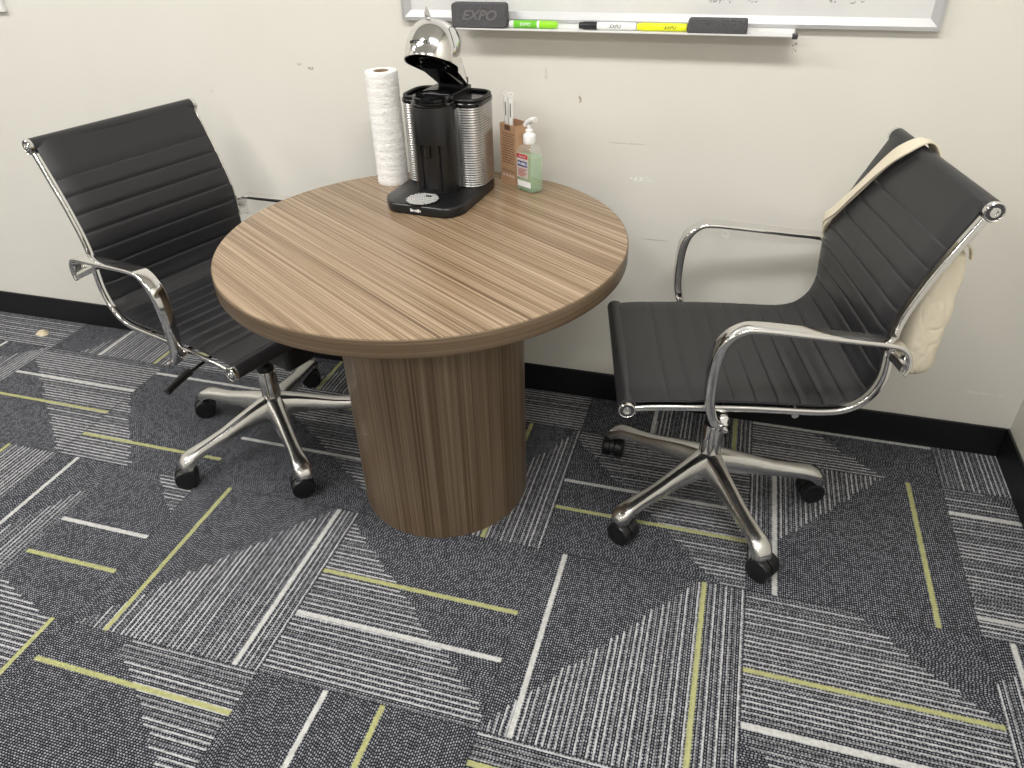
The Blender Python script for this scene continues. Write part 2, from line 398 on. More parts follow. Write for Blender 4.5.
def make_floor():
    vs = []; fs = []; uvs = []; a1 = []; a2 = []; ac = []; ei = []
    for i in range(-9, 5):
        for j in range(-11, 2):
            for t in TI.get((i, j)) or [None]:
                if t is None:
                    d = 'hv'[(i + j) % 2]; p = random.random()
                    t = (i, i + 1, d, random.choice([.13, .3, .42]), random.choice([.56, .7, .85]), L2((0, random.random() * .5), (1, .5 + random.random() * .5), (p > .5, p <= .5)), ALL, 0)
                x0, x1, d, wh, ye, m1, m2, e = t
                X0 = max(x0 * T_, XL - .02); X1 = min(x1 * T_, CX + .02); Y0 = max(j * T_, YF - .02); Y1 = min((j + 1) * T_, WY + .02)
                if X1 <= X0 or Y1 <= Y0: continue
                b = len(vs); q4 = [(X0, Y0), (X1, Y0), (X1, Y1), (X0, Y1)]
                vs += [(x, y, 0) for x, y in q4]; fs.append((b, b + 1, b + 2, b + 3))
                loc = [((x / T_ - i), (y / T_ - j)) for x, y in q4]
                # uv = (along, across)
                uvs += [(lx, ly) if d == 'h' else (ly, lx) for lx, ly in loc]
                sw = (lambda m: m) if d == 'h' else (lambda m: (m[1], m[0], m[2]))
                a1.append(sw(m1)); a2.append(sw(m2)); ac.append((wh, ye, random.random() * 50 + (150 if (i, j) == (4, 0) else 0))); ei.append(float(e))
    me = bpy.data.meshes.new('floor'); me.from_pydata(vs, [], fs)
    ul = me.uv_layers.new(name='UVMap')
    for k, u in enumerate(uvs): ul.data[k].uv = u
    for nm, dat in (('cut_one', a1), ('cut_two', a2), ('accents', ac)):
        at = me.attributes.new(nm, 'FLOAT_VECTOR', 'FACE')
        for k, x in enumerate(dat): at.data[k].vector = x
    at = me.attributes.new('either', 'FLOAT', 'FACE')
    for k, x in enumerate(ei): at.data[k].value = x
    me.materials.append(MAT['carpet'])
    o = bpy.data.objects.new('floor', me); C.objects.link(o); structure(o)
make_floor()
structure(MB().box(XL - .1, CX + .1, WY, WY + .1, -.02, ZC + .05).build('wall_back', 'wall', smooth=0))
structure(MB().box(CX, CX + .1, YF, WY, -.02, ZC + .05).build('wall_right', 'wall', smooth=0))
structure(MB().box(XL - .1, XL, YF, WY, -.02, ZC + .05).build('wall_left', 'wall', smooth=0))
structure(MB().box(XL - .1, CX + .1, YF - .1, YF, -.02, ZC + .05).build('wall_front', 'wall', smooth=0))
structure(MB().box(XL - .1, CX + .1, YF - .1, WY + .1, ZC, ZC + .1).build('ceiling', 'offwhite', smooth=0))
structure(MB().box(XL, CX - .008, WY - .008, WY - .0005, .0, BH).build('baseboard_back', 'skirt', smooth=0, bevel=.003))
structure(MB().box(CX - .008, CX - .0005, YF, WY - .0005, .0, BH).build('baseboard_right', 'skirt', smooth=0, bevel=.003))
structure(MB().box(XL + .0005, XL + .008, YF, WY - .009, .0, BH).build('baseboard_left', 'skirt', smooth=0, bevel=.003))

# ------------------------------------------------------------------ table
TX, TY, TR, TH, TK, PR = .6803, .1854, .4608, .7347, .0391, .2242
tbl = thing('round_table', 'round walnut-grain meeting table on a drum pedestal, between the two office chairs', 'table', (TX, TY, 0))
mb = MB(); e = .0018
mb.lathe([(0, TH - TK + .001), (TR - .004, TH - TK + .001), (TR - .004, TH - .004), (TR - e, TH - e), (TR - e - .0006, TH), (0, TH)], 128).build('tabletop', 'woodtop', tbl, smooth=30)
mb = MB().lathe([(TR - .0035, TH - TK), (TR - .0005, TH - TK), (TR, TH - TK + .0015), (TR, TH - .0022), (TR - .001, TH - .0008), (TR - .0035, TH - .003)], 128, closed=True).build('edge_band', 'woodedge_shaded', tbl, smooth=30)
MB().lathe([(0, .0), (PR - .001, .0), (PR, .001), (PR, TH - TK), (0, TH - TK)], 96).build('pedestal', 'woodbase_shaded', tbl, smooth=30)

# ------------------------------------------------------------------ office chairs
RW = .228
RAIL = [(.254, .458), (.20, .463), (.10, .464), (.0, .463), (-.09, .459), (-.155, .457), (-.197, .463), (-.229, .482), (-.250, .513), (-.259, .552), (-.257, .60), (-.255, .645), (-.262, .69), (-.286, .757), (-.316, .822), (-.355, .899)]
rail = spline(RAIL, 6)
def normals(pr):
    o = []
    for i in range(len(pr)):
        t = (pr[min(i + 1, len(pr) - 1)] - pr[max(i - 1, 0)]).normalized(); o.append(Vector((t.y, -t.x)))   # path runs back then up: inner side
    return o
# resample by arc length
def arclen(pr):
    s = [0]
    for a, b in zip(pr, pr[1:]): s.append(s[-1] + (b - a).length)
    return s
inner = [p + n * .013 for p, n in zip(rail, normals(rail))]
S = arclen(inner); LT = S[-1]
def at(s):
    s = max(0, min(LT, s))
    for i in range(len(S) - 1):
        if S[i + 1] >= s:
            t = (s - S[i]) / max(1e-9, S[i + 1] - S[i]); p = inner[i].lerp(inner[i + 1], t)
            a = inner[min(i + 1, len(inner) - 1)] - inner[i]; b = inner[min(i + 2, len(inner) - 1)] - inner[max(i - 1, 0)]
            tt = b.normalized(); return p, Vector((tt.y, -tt.x))
    return inner[-1], Vector((1, 0))
SEAM = [.088]
while SEAM[-1] + .0465 < LT - .070: SEAM.append(SEAM[-1] + .0465)
SPL = min(SEAM, key=lambda s: abs(s - .50))      # seat / backrest split at a seam in the bend
def fabric(s0, s1, name, parent, ext0=0, ext1=0):
    edges = [s0] + [q_ for q_ in SEAM if s0 + .001 < q_ < s1 - .001] + [s1]
    rows = []
    for a, b in zip(edges, edges[1:]):
        n = 17
        for k in range(n):
            t = k / (n - 1)
            ha = 0 if a in SEAM else 1; hb = 0 if b in SEAM else 1
            fa = 1 - (1 - min(1, t / .30)) ** 2 if not ha else 1; fb = 1 - (1 - min(1, (1 - t) / .12)) ** 2 if not hb else 1
            rows.append((a + (b - a) * t, min(fa, fb)))
    hw = RW - .0075; ny = 16; top = []; bot = []
    for s, h in rows:
        p, nr = at(s); rt = []; rb = []
        for k in range(ny + 1):
            y = -hw + 2 * hw * k / ny; e_ = 1 - abs(y) / hw
            ef = min(1, (e_ / .06)) ** .5 if e_ > 0 else 0
            sag = .004 * (1 - (y / hw) ** 2)
            ht = (.0048 + .0032 * h) * (.25 + .75 * ef) - sag; hb = -.0035 - sag
            P = p + nr * ht; Q = p + nr * hb
            rt.append((P.x, y, P.y)); rb.append((Q.x, y, Q.y))
        top.append(rt); bot.append(rb)
    rings = [t + b[::-1] for t, b in zip(top, bot)]
    return MB().loft(rings).build(name, 'leather', parent, smooth=55)
def tubeY(mb, x, z, r, y0, y1, n=20, mi=0):
    return mb.loft([[(x + r * cos(2 * pi * k / n), y, z + r * sin(2 * pi * k / n)) for k in range(n)] for y in (y0, y1)], mi=mi)
ARM = [(.050, .440), (.070, .446), (.083, .472), (.092, .512), (.0935, .57), (.088, .625), (.074, .655), (.050, .674), (.02, .6775), (-.06, .669), (-.157, .657), (-.225, .649), (-.255, .641), (-.271, .622), (-.275, .598), (-.270, .584)]
armp = spline(ARM, 5)
def make_chair(name, label, loc, rz, base_ang, drop, caster_rots, boff=(0, 0), with_lever=True):
    """body in chair space: x forward, y left; drop lowers the seat on its gas spring"""
    t = thing(name, label, 'office chair', (*loc, 0), rz, None)
    parts = []
    seat = fabric(0, SPL, 'seat', t); back = fabric(SPL, LT, 'backrest', t)
    fx, fz = RAIL[0]; tx, tz = RAIL[-1]
    fr = tubeY(MB(), fx, fz + .002, .0195, -RW + .004, RW - .004, 28).build('front_roll', 'leather', t)
    tr = tubeY(MB(), tx, tz, .0185, -RW + .004, RW - .004, 28).build('headrest_roll', 'leather', t)
    parts += [seat, back, fr, tr]
    for sy in (-1, 1):
        r_ = MB().sweep([(p.x, sy * RW, p.y) for p in rail], rrect(.0045, .0068, .0035, 3), side=(0, 1, 0)).build('side_rail', 'chrome', t)
        parts.append(r_)
        for x, z in ((fx, fz), (tx, tz)):
            T = Matrix.Translation((x, sy * RW, z)) @ Matrix.Rotation(-sy * pi / 2, 4, 'X')
            cp = MB().lathe([(0, -.006), (.0175, -.006), (.0185, .002), (.0185, .006), (.0165, .008), (.0145, .006), (.010, .0055), (.009, .0085), (.005, .009), (.0045, .0065), (0, .0065)], 28, T=T).build('end_cap', 'chrome', t)
            parts.append(cp)
            MB().lathe([(.0095, .005), (.0152, .005), (.0152, .0068), (.0095, .0068)], 28, T=T, closed=True).build('cap_inset', 'darkgrey', cp)
        ya = sy * (RW + .030)
        wd = []
        n = len(armp)
        for i, p in enumerate(armp):
            f = i / (n - 1); k = .80 + .25 * min(1, max(0, (f - .18) / .2)); tk = 1.25 + 1.0 * min(1, max(0, (.46 - f) / .12)) * min(1, max(.25, f / .12)); wd.append((k, tk))
        path = []
        for i, p in enumerate(armp):
            f = i / (n - 1); yy = ya - sy * .012 * max(0, 1 - f / .10)
            path.append((p.x, yy, p.y))
        a_ = MB().sweep(path, rrect(.0175, .0042, .0032, 3), side=(0, 1, 0), widths=wd).build('armrest', 'chrome', t)
        parts.append(a_)
        # clevis brackets joining the arm to the rail, with bolt heads
        b1 = MB().sweep([(.050, ya - sy * .036, .447), (.050, ya - sy * .016, .443), (.056, ya + sy * .004, .440)], rrect(.009, .007, .003, 2), side=(1, 0, 0)).build('arm_bracket', 'chrome', t)
        b2 = MB().sweep([(-.256, ya - sy * .034, .603), (-.266, ya - sy * .014, .598), (-.271, ya + sy * .008, .594)], rrect(.010, .007, .003, 2), side=(0, 0, 1)).build('arm_bracket', 'chrome', t)
        parts += [b1, b2]
        for b_, (x, z) in ((b1, (.052, .438)), (b2, (-.272, .586))):
            T = Matrix.Translation((x, ya + sy * .012, z)) @ Matrix.Rotation(-sy * pi / 2, 4, 'X')
            parts.append(MB().lathe([(0, -.004), (.0055, -.004), (.0055, .0045), (.003, .0055), (0, .0055)], 14, T=T).build('bolt', 'chrome', b_))
    for x, z in ((.05, .447), (-.252, .604), (-.10, .448)):
        parts.append(MB().sweep([(x, -RW, z), (x, 0, z - .004), (x, RW, z)], circ(.0075, 12)).build('crossbar', 'chrome', t))
    mech = MB()
    mech.loft([[(x, y, z) for x, y in rrect(w_, d_, .02, 3)] for z, w_, d_ in ((.365, .055, .045), (.372, .065, .055), (.41, .085, .075), (.440, .10, .085), (.446, .10, .085))])
    mech.loft([[(x + .190, y - .01, z) for x, y in rrect(w_, d_, .012, 3)] for z, w_, d_ in ((.352, .032, .040), (.360, .040, .048), (.425, .050, .055), (.44, .052, .055))])
    mech.box(.05, .16, -.035, .035, .395, .435)
    mo = mech.build('tilt_mechanism', 'blackplastic', t, bevel=.003); parts.append(mo)
    if with_lever:
        lv = MB().sweep(spline([(.03, -.04, .405), (.05, -.12, .405), (.06, -.185, .400), (.060, -.235, .392)], 5), circ(.0042, 10)).build('height_lever', 'blackplastic', t); parts.append(lv)
        gp = MB().sweep(spline([(.060, -.225, .394), (.060, -.245, .391), (.064, -.28, .384), (.070, -.305, .379)], 4), rrect(.0095, .006, .004, 3)).build('lever_grip', 'blackplastic', lv); parts.append(gp)
    for o in parts:
        if o.parent is t: o.location.z = -drop
    # column and base (base turns freely about the column)
    OB = Matrix.Translation((boff[0] * cos(rz) + boff[1] * sin(rz), -boff[0] * sin(rz) + boff[1] * cos(rz), 0))
    col = MB().lathe([(0, .245), (.0135, .245), (.0135, .365 - drop), (0, .365 - drop)], 24, T=OB).build('gas_cylinder', 'blackplastic', t)
    fl = []
    for k in range(64):
        a = 2 * pi * k / 64; fl.append((a, .0255 * (1 + .045 * (1 if (k // 4) % 2 else -1))))
    mb = MB().loft([[(r * sc * cos(a), r * sc * sin(a), z) for a, r in fl] for z, sc in ((.125, 1.12), (.16, 1.03), (.24, .95), (.2425, .90))], T=OB)
    hub = mb.build('column_sleeve', 'chrome', t)
    MB().lathe([(.0, .2426), (.0245, .2426), (.0245, .262), (.018, .268), (0, .268)], 24, T=OB).build('sleeve_collar', 'blackplastic', t)
    MB().lathe([(0, .066), (.022, .066), (.024, .085), (.040, .09), (.044, .100), (.042, .130), (.034, .145), (.027, .150), (0, .150)], 36, T=OB).build('hub', 'alu', t)
    for k in range(5):
        a = base_ang + k * 2 * pi / 5 - rz
        leg = MB(); rings = []
        for r, zt, h, wt, wb in ((.02, .156, .058, .021, .026), (.04, .152, .054, .0175, .024), (.07, .145, .048, .0145, .021), (.12, .132, .039, .013, .0185), (.17, .118, .031, .0125, .017), (.215, .110, .026, .0125, .0165), (.25, .105, .025, .0145, .0175), (.272, .101, .028, .017, .019), (.290, .094, .036, .0185, .0205), (.304, .081, .025, .0155, .017), (.310, .069, .012, .011, .012)):
            zb = zt - h
            wt *= 1.2; wb *= 1.2; rings.append([(r, -wb, zb), (r, -wb * .96, zb + h * .45), (r, -wt, zt - h * .14), (r, -wt * .72, zt - h * .015), (r, 0, zt), (r, wt * .72, zt - h * .015), (r, wt, zt - h * .14), (r, wb * .96, zb + h * .45), (r, wb, zb), (r, 0, zb + .002)])
        leg.loft(rings, T=OB @ Matrix.Rotation(a, 4, 'Z'))
        lo = leg.build('leg', 'alu', t, smooth=50)
        cr = caster_rots[k] - rz
        cx_, cy_ = .289 * cos(a), .289 * sin(a)
        T = OB @ Matrix.Translation((cx_, cy_, 0)) @ Matrix.Rotation(cr, 4, 'Z')
        hood = MB()
        hp = [(-.018 + .0, .032)]
        arc = [(-.010 + .0325 * cos(rad(a2)), .0320 + .0325 * sin(rad(a2))) for a2 in range(-10, 200, 15)]
        arc += [(-.034, .024), (-.012, .014)]
        hood.loft([[(x, y, z) for x, z in arc] for y in (-.0062, .0062)], T=T)
        hood.lathe([(0, .045), (.0095, .045), (.0095, .066), (.0075, .070), (0, .070)], 16, T=T)
        co = hood.build('caster', 'blackplastic', t, smooth=40)
        for sy in (-1, 1):
            T2 = T @ Matrix.Translation((-.010, sy * .0175, .0312)) @ Matrix.Rotation(-sy * pi / 2, 4, 'X')
            MB().lathe([(0, -.0110), (.028, -.0110), (.0312, -.009), (.0312, .006), (.029, .0105), (.020, .0125), (.012, .0115), (0, .0115)], 32, T=T2).build('wheel', 'blackplastic', co)
    return t
chairL = make_chair('office_chair', 'black ribbed office chair with chrome arms left of the round table, empty back', (.098, .239), -.324, rad(26.8), .0095,
                    [rad(a) for a in (30, 40, 35, 35, 38)], (.019, .008))
chairR = make_chair('office_chair', 'black ribbed office chair right of the round table with a canvas tote on its back', (1.383, .298), 3.368, rad(12.5), .0,
                    [rad(a) for a in (20, 20, 88, 150, 148)], (-.006, .013))
for o in (chairL, chairR): o['group'] = 'ribbed office chairs'

# ------------------------------------------------------------------ canvas tote on the right chair
def chair_pt(x, y, z):
    a = 3.368; return (x * cos(a) - y * sin(a), x * sin(a) + y * cos(a), z)
tote = thing('tote_bag', 'cream canvas tote bag slung over the back of the right chair', 'bag', (1.383, .298, 0), 3.368)
rng = random.Random(3)
rings = []
NB = 64
levels = [(.800, -.318, -.368, -.20, .188), (.79, -.312, -.372, -.205, .194), (.74, -.296, -.377, -.21, .198), (.69, -.284, -.380, -.212, .20), (.64, -.284, -.381, -.212, .20), (.60, -.286, -.381, -.212, .20), (.565, -.288, -.379, -.21, .198), (.545, -.292, -.374, -.207, .194), (.533, -.302, -.362, -.20, .186)]
for z, xf, xb, y0, y1 in spline([(a, b, c) for a, b, c, _, _ in levels], 4) and [(*spline([(l[0], l[1], l[2]) for l in levels], 4)[i], *spline([(l[3], l[4], 0) for l in levels], 4)[i][:2]) for i in range(33)]:
    ring = []
    for k in range(NB):
        a = 2 * pi * k / NB; cxx = (xf + xb) / 2; cyy = (y0 + y1) / 2; hx = (xf - xb) / 2; hy = (y1 - y0) / 2
        ca, sa = cos(a), sin(a)
        y = cyy + hy * (abs(sa) ** .4) * (1 if sa > 0 else -1)
        x = cxx + hx * (abs(ca) ** .45) * (1 if ca > 0 else -1)
        wr = .0016 * sin(y * 60 + z * 25) + .0016 * sin(y * 31 - z * 60 + 1) + .0012 * sin(z * 95 + y * 14)
        if x < cxx: x += wr
        ring.append((x, y, z + .006 * sin(y * 22) - .04 * (y - .19) * (1 if z < .6 else 0)))
    rings.append(ring)
MB().loft(rings).build('bag_body', 'bagcanvas', tote, smooth=70)
def ribbon(pts, w_, name, thick=.0016, sides=None, fold=0):
    """pts: centre points; sides: width direction per point"""
    P = spline(pts, 6); D = spline(sides, 6); rg = []
    for i in range(len(P)):
        t = (P[min(i + 1, len(P) - 1)] - P[max(i - 1, 0)]).normalized(); sd = (D[i] - t * D[i].dot(t)).normalized(); nr = t.cross(sd)
        ring = []
        for s_ in (-1, -.5, 0, .5, 1): ring.append(tuple(P[i] + sd * s_ * w_ + nr * (thick + fold * sin(s_ * 5 + i * .25))))
        for s_ in (1, .5, 0, -.5, -1): ring.append(tuple(P[i] + sd * s_ * w_ + nr * (-thick + fold * sin(s_ * 5 + i * .25))))
        rg.append(ring)
    return MB().loft(rg).build(name, 'canvas', tote, smooth=60)
ribbon([(-.385, -.12, .78), (-.386, -.105, .86), (-.382, -.098, .905), (-.358, -.098, .927), (-.326, -.112, .905), (-.306, -.136, .868), (-.276, -.166, .802), (-.248, -.197, .740), (-.238, -.224, .702), (-.250, -.236, .675), (-.274, -.236, .645), (-.30, -.22, .62)], .0165, 'strap',
       sides=[(0, 1, 0)] * 3 + [(0, 1, 0), (.1, 1, -.2), (.17, .9, -.41), (.17, .9, -.41), (.17, .9, -.41), (.2, .7, -.6), (.2, .3, -.9), (0, 0, -1), (0, 0, -1)], fold=.0012)
ribbon([(-.385, -.07, .78), (-.386, -.072, .86), (-.383, -.076, .905), (-.358, -.080, .931), (-.322, -.096, .905), (-.301, -.126, .868), (-.271, -.158, .806), (-.244, -.190, .742), (-.234, -.224, .708), (-.247, -.239, .682), (-.274, -.242, .655), (-.305, -.22, .65)], .011, 'strap',
       sides=[(0, 1, 0)] * 3 + [(0, 1, 0), (.1, 1, -.2), (.17, .9, -.41), (.17, .9, -.41), (.17, .9, -.41), (.2, .7, -.6), (.2, .3, -.9), (0, 0, -1), (0, 0, -1)], fold=.0008)
ribbon([(-.35, .165, .795), (-.355, .172, .812), (-.368, .178, .806), (-.374, .18, .785)], .006, 'strap_end', sides=[(0, 1, 0)] * 4)

# ------------------------------------------------------------------ coffee machine
MX, MY = .63, .425
Z0 = TH
cm = thing('coffee_machine', 'black and chrome capsule coffee machine with its domed lid open', 'coffee machine', (MX, MY, Z0), rad(-5))
cm.scale = (1, 1, 1.05)
def roundpoly(pts, n=6):
    """pts: (x,y,r)"""
    o = []; N = len(pts)
    for i in range(N):
        p = Vector(pts[i][:2]); a = Vector(pts[i - 1][:2]); b = Vector(pts[(i + 1) % N][:2]); r = pts[i][2]
        u = (a - p).normalized(); v = (b - p).normalized()
        for k in range(n + 1):
            t = k / n; P0 = p + u * r; P1 = p + v * r
            o.append(tuple((1 - t) ** 2 * P0 + 2 * t * (1 - t) * p + t * t * P1))
    return o
bp = roundpoly([(-.107, -.085, .018), (-.070, -.130, .018), (.082, -.130, .018), (.107, -.092, .018), (.107, .12, .03), (.07, .15, .03), (-.07, .15, .03), (-.107, .12, .03)])
def sc(poly, k, c=(0, 0)): return [((x - c[0]) * k + c[0], (y - c[1]) * k + c[1]) for x, y in poly]
MB().loft([[(x, y, z) for x, y in sc(bp, k)] for z, k in ((0, .97), (.003, 1), (.019, 1), (.0225, .985), (.024, .96))]).build('base_plate', 'satinblack', cm)
g = MB().lathe([(0, .0242), (.043, .0242), (.043, .0265), (.0405, .0268), (.039, .0255), (0, .0255)], 40, T=Matrix.Translation((-.002, -.090, 0))).build('drip_tray', 'glossblack', cm)
mb = MB()
for k in range(-6, 7):
    x = k * .0060; h = sqrt(max(0, .0385 ** 2 - x * x))
    mb.box(x - .0012, x + .0012, -h, h, .0256, .0275)
for k in range(-3, 4):
    y = k * .011; h = sqrt(max(0, .0385 ** 2 - y * y)); mb.box(-h, h, y - .0009, y + .0009, .0256, .0272)
mb.build('drip_grille', 'grille', g, loc=(-.002, -.090, 0), smooth=0)
MB().box(-.001, .014, -.0015, .006, .0276, .0282, T=Matrix.Translation((0, -.075, 0))).build('float_slot', 'glossblack', g, smooth=0)
# central housing with the recessed cup niche facing front
rings = []; NA = 96
zs = [.0245, .03, .031, .045, .13, .138, .139, .212, .2185, .219]
def rad_at(z, a):
    r = .0555
    if z > .214: r = .052
    d = abs((a - rad(-88) + pi) % (2 * pi) - pi)
    if .0305 < z < .1385 and d < rad(33): r = .044
    return r
for z in zs: rings.append([(rad_at(z, 2 * pi * k / NA) * cos(2 * pi * k / NA), rad_at(z, 2 * pi * k / NA) * sin(2 * pi * k / NA), z) for k in range(NA)])
MB().loft(rings).build('housing', 'satinblack', cm, smooth=35)
MB().lathe([(0, .2192), (.047, .2192), (.051, .2200), (.0515, .2225), (.048, .2245), (.045, .2225), (.0445, .2275), (.0475, .230), (.0475, .236), (.044, .2385), (.040, .236), (.038, .228), (0, .226)], 48).build('brew_collar', 'glossblack', cm)
MB().lathe([(0, .108), (.008, .108), (.0095, .112), (.0095, .1375), (0, .1375)], 20, T=Matrix.Translation((-.002, -.044, 0))).build('coffee_spout', 'glossblack', cm)
# ribbed side tanks
def tank(sx, name):
    pl = roundpoly([(sx * .105, .018, .04), (sx * .105, .142, .045), (sx * .018, .142, .02), (sx * .018, .018, .03)], 8)
    if sx < 0: pl = pl[::-1]
    rg = []; n = 32
    c = (sx * .065, .08)
    for k in range(n * 2 + 1):
        z = .0245 + (.208 - .0245) * k / (n * 2)
        rg.append([(x, y, z) for x, y in sc(pl, 1.0 if k % 2 else .976, c)])
    o = MB().loft(rg).build(name, 'tank', cm, smooth=25)
    MB().loft([[(x, y, z) for x, y in sc(pl, k, c)] for z, k in ((.2082, 1.0), (.210, 1.03), (.216, 1.03), (.219, .99))]).build('tank_lid', 'glossblack', o, bevel=.001)
    P = sc(pl, .90, c); P = [(x, y, .2225) for x, y in P]; P.append(P[0])
    MB().sweep(P, circ(.0040, 10)).build('carry_handle', 'blackplastic', o)
    return o
MAT['tank'] = plain('smoked ribbed chrome plastic', (.42, .415, .405), .24, .9, .05, 20)
tank(1, 'water_tank'); tank(-1, 'capsule_bin')
MB().loft([[(x, y, z) for x, y in roundpoly([(-.045, .02, .01), (.045, .02, .01), (.045, .135, .015), (-.045, .135, .015)], 4)] for z in (.0245, .226, .236)]).build('rear_housing', 'satinblack', cm, bevel=.002)
mb = MB(); mb.box(-.032, .032, .098, .135, .232, .244); tw = [(-.036, .036)]
mb.loft([[(x, .122 + .010 * cos(2 * pi * k / 16), .245 + .010 * sin(2 * pi * k / 16)) for k in range(16)] for x in (-.036, .036)])
mb.build('hinge', 'glossblack', cm, bevel=.002)
# lid in its closed frame, tipped back about the hinge
TL = Matrix.Translation((0, .122, .243)) @ Matrix.Rotation(rad(-29), 4, 'X') @ Matrix.Translation((0, -.122, -.002))
def lid_ring(k, z, n=48, sh=0):
    o = []
    for i in range(n):
        a = 2 * pi * i / n; c_, s_ = cos(a), sin(a)
        x = .066 * c_ * (1 - (.28 * s_ * (1 - sh) if s_ > 0 else 0)); y = .066 * s_ + (.055 * s_ ** 3 * (1 - sh) ** 1.3 if s_ > 0 else 0)
        o.append((x * k, y * k + sh * .0, z))
    return o
rg = []; N = 14
for i in range(N + 1):
    f = (pi / 2) * i / N; k = max(.02, cos(f) ** .54); rg.append(lid_ring(k, .018 + .068 * sin(f), sh=min(1, 1.6 * i / N)))
outer = [lid_ring(.99, -.004), lid_ring(1, -.002), lid_ring(1, .018)] + rg[1:]
MB().loft(outer, cap=False, T=TL).add([], [], 0, TL).build('lid', 'chrome', cm, smooth=60)
inn = [[(x * .955, y * .955, z - .0015 if z > .0 else z) for x, y, z in r] for r in outer]
inn = [inn[0]] + [[(x, y, z * .96) for x, y, z in r] for r in inn[1:]]
lid_o = bpy.data.objects['lid']
MB().loft([outer[0], inn[0]] + inn[1:] , cap=False, T=TL).build('lid_lining', 'glossblack', lid_o, smooth=60)
MB().lathe([(0, .012), (.030, .012), (.034, .016), (.034, .055), (0, .06)], 36, T=TL).build('capsule_holder', 'glossblack', lid_o)
MB().lathe([(.029, .002), (.032, .002), (.032, .016), (.029, .016)], 36, T=TL, closed=True).build('holder_ring', 'chrome', lid_o)
MB().loft([[(x, y, z) for x, y in roundpoly([(-.030, .0, .005), (.030, .0, .005), (.032, .128, .008), (-.032, .128, .008)], 3)] for z in (-.012, .012)], T=TL).build('hinge_arm', 'glossblack', lid_o)
sp_ = []
for y, w_, zt in ((.01, .048, .066), (.035, .047, .062), (.06, .045, .052), (.085, .041, .038), (.108, .038, .024), (.130, .034, .008)):
    sp_.append([(-w_, y, -.002), (-w_, y, zt * .55), (-w_ * .8, y, zt * .85), (-w_ * .4, y, zt), (w_ * .4, y, zt), (w_ * .8, y, zt * .85), (w_, y, zt * .55), (w_, y, -.002)])
MB().loft(sp_, T=TL).build('lid_spine', 'chrome', lid_o, smooth=50)
# diamond lever at the crown
KT = TL @ Matrix.Translation((-.006, -.040, .083)) @ Matrix.Rotation(rad(34), 4, 'X') @ Matrix.Rotation(rad(-40), 4, 'Z') @ Matrix.Scale(1.15, 4)
MB().loft([[(.016 * w_ * a, .006 * w_ * b, z) for a, b in ((1, 0), (0, 1), (-1, 0), (0, -1))] for z, w_ in ((-.012, .12), (.004, 1), (.018, .12))], T=KT).build('lid_lever', 'tank', lid_o, smooth=0)
# curved seam of the side panel on the dome
sp = []
for a, f in ((-20, 8), (-28, 25), (-34, 42), (-24, 52), (-4, 56)):
    f_ = rad(f); k = cos(f_) ** .54 * 1.006; A = rad(a); sp.append(TL @ Vector((.066 * k * cos(A), .066 * k * sin(A), .018 + .0685 * sin(f_))))
MB().sweep(spline(sp, 6), circ(.0007, 6)).build('panel_seam', 'darkgrey', lid_o)
# lettering
cmr = (pi / 2, 0, 0)
text('maker_lettering', 'Breville', .0095, 'whiteink', cm, (-.002, -.1302, .0115), cmr, ext=.0004, bold=.0003)
def curved_text(body, ang0, step, f_deg, size):
    mb = MB()
    for i, ch in enumerate(body):
        A = rad(ang0 + i * step); f_ = rad(f_deg); k = cos(f_) ** .54 * 1.012
        p = Vector((.066 * k * cos(A), .066 * k * sin(A), .018 + .0685 * sin(f_)))
        q_ = .066 * .54 * sin(f_) * cos(f_) ** -.46; nrm = Vector((cos(A) * .068 * cos(f_), sin(A) * .068 * cos(f_), q_)).normalized(); u_ = Vector((0, 0, 1)).cross(nrm).normalized(); v_ = nrm.cross(u_)
        T = TL @ Matrix.Translation(p) @ Matrix((u_, v_, nrm)).transposed().to_4x4()
        t = text('letter', ch, size, 'darkink', None, (0, 0, 0), (0, 0, 0), ext=.0005, bold=.0002)
        mb.add([v.co[:] for v in t.data.vertices], [tuple(p.vertices) for p in t.data.polygons], 0, T)
        me = t.data; bpy.data.objects.remove(t); bpy.data.meshes.remove(me)
    mb.build('lettering', 'darkink', lid_o, smooth=0)
curved_text('NESPRESSO', -116, 6.2, 4, .0088)

# ------------------------------------------------------------------ paper towel roll
pt = thing('paper_towel_roll', 'white paper towel roll standing on end beside the coffee machine', 'paper towel', (.463, .512, Z0))
prf = [(.0195, .002), (.0195, 0), (.0395, 0)]
prf += [(.0408 + .0006 * sin(i * 1.9), .004 + i * .272 / 40) for i in range(41)]
prf += [(.0395, .280), (.0195, .280), (.0195, .278)]
MB().lathe(prf, 56, closed=True).build('towel_sheets', 'towel', pt, smooth=50)
MB().lathe([(.0178, .001), (.0194, .001), (.0194, .2795), (.0178, .2795)], 32, closed=True).build('cardboard_core', 'core', pt)

# ------------------------------------------------------------------ kraft carton with two wrapped straws
ANG = atan2(-.83, -.55) + pi / 2
kb = thing('straw_carton', 'open kraft cardboard carton standing behind the hand sanitizer', 'carton', (.785, .584, Z0), rad(-33))
kb.scale = (1.18, 1.18, 1)
def openbox(w_, d_, h, t=.0012):
    mb = MB()
    mb.box(-w_, w_, -d_, d_, 0, t); mb.box(-w_, w_, -d_, -d_ + t, t, h); mb.box(-w_, w_, d_ - t, d_, t, h)
    mb.box(-w_, -w_ + t, -d_ + t, d_ - t, t, h); mb.box(w_ - t, w_, -d_ + t, d_ - t, t, h); return mb
openbox(.026, .0215, .152).build('carton_walls', 'kraft', kb, smooth=0)
mb = MB()
mb.box(-.0246, .0246, -.0201, .0201, .1188, .1196); mb.build('dark_inner_sheet', 'kraftdark', kb, smooth=0)  # dark brown sheet stands in for the carton's dark inside
pr = MB()
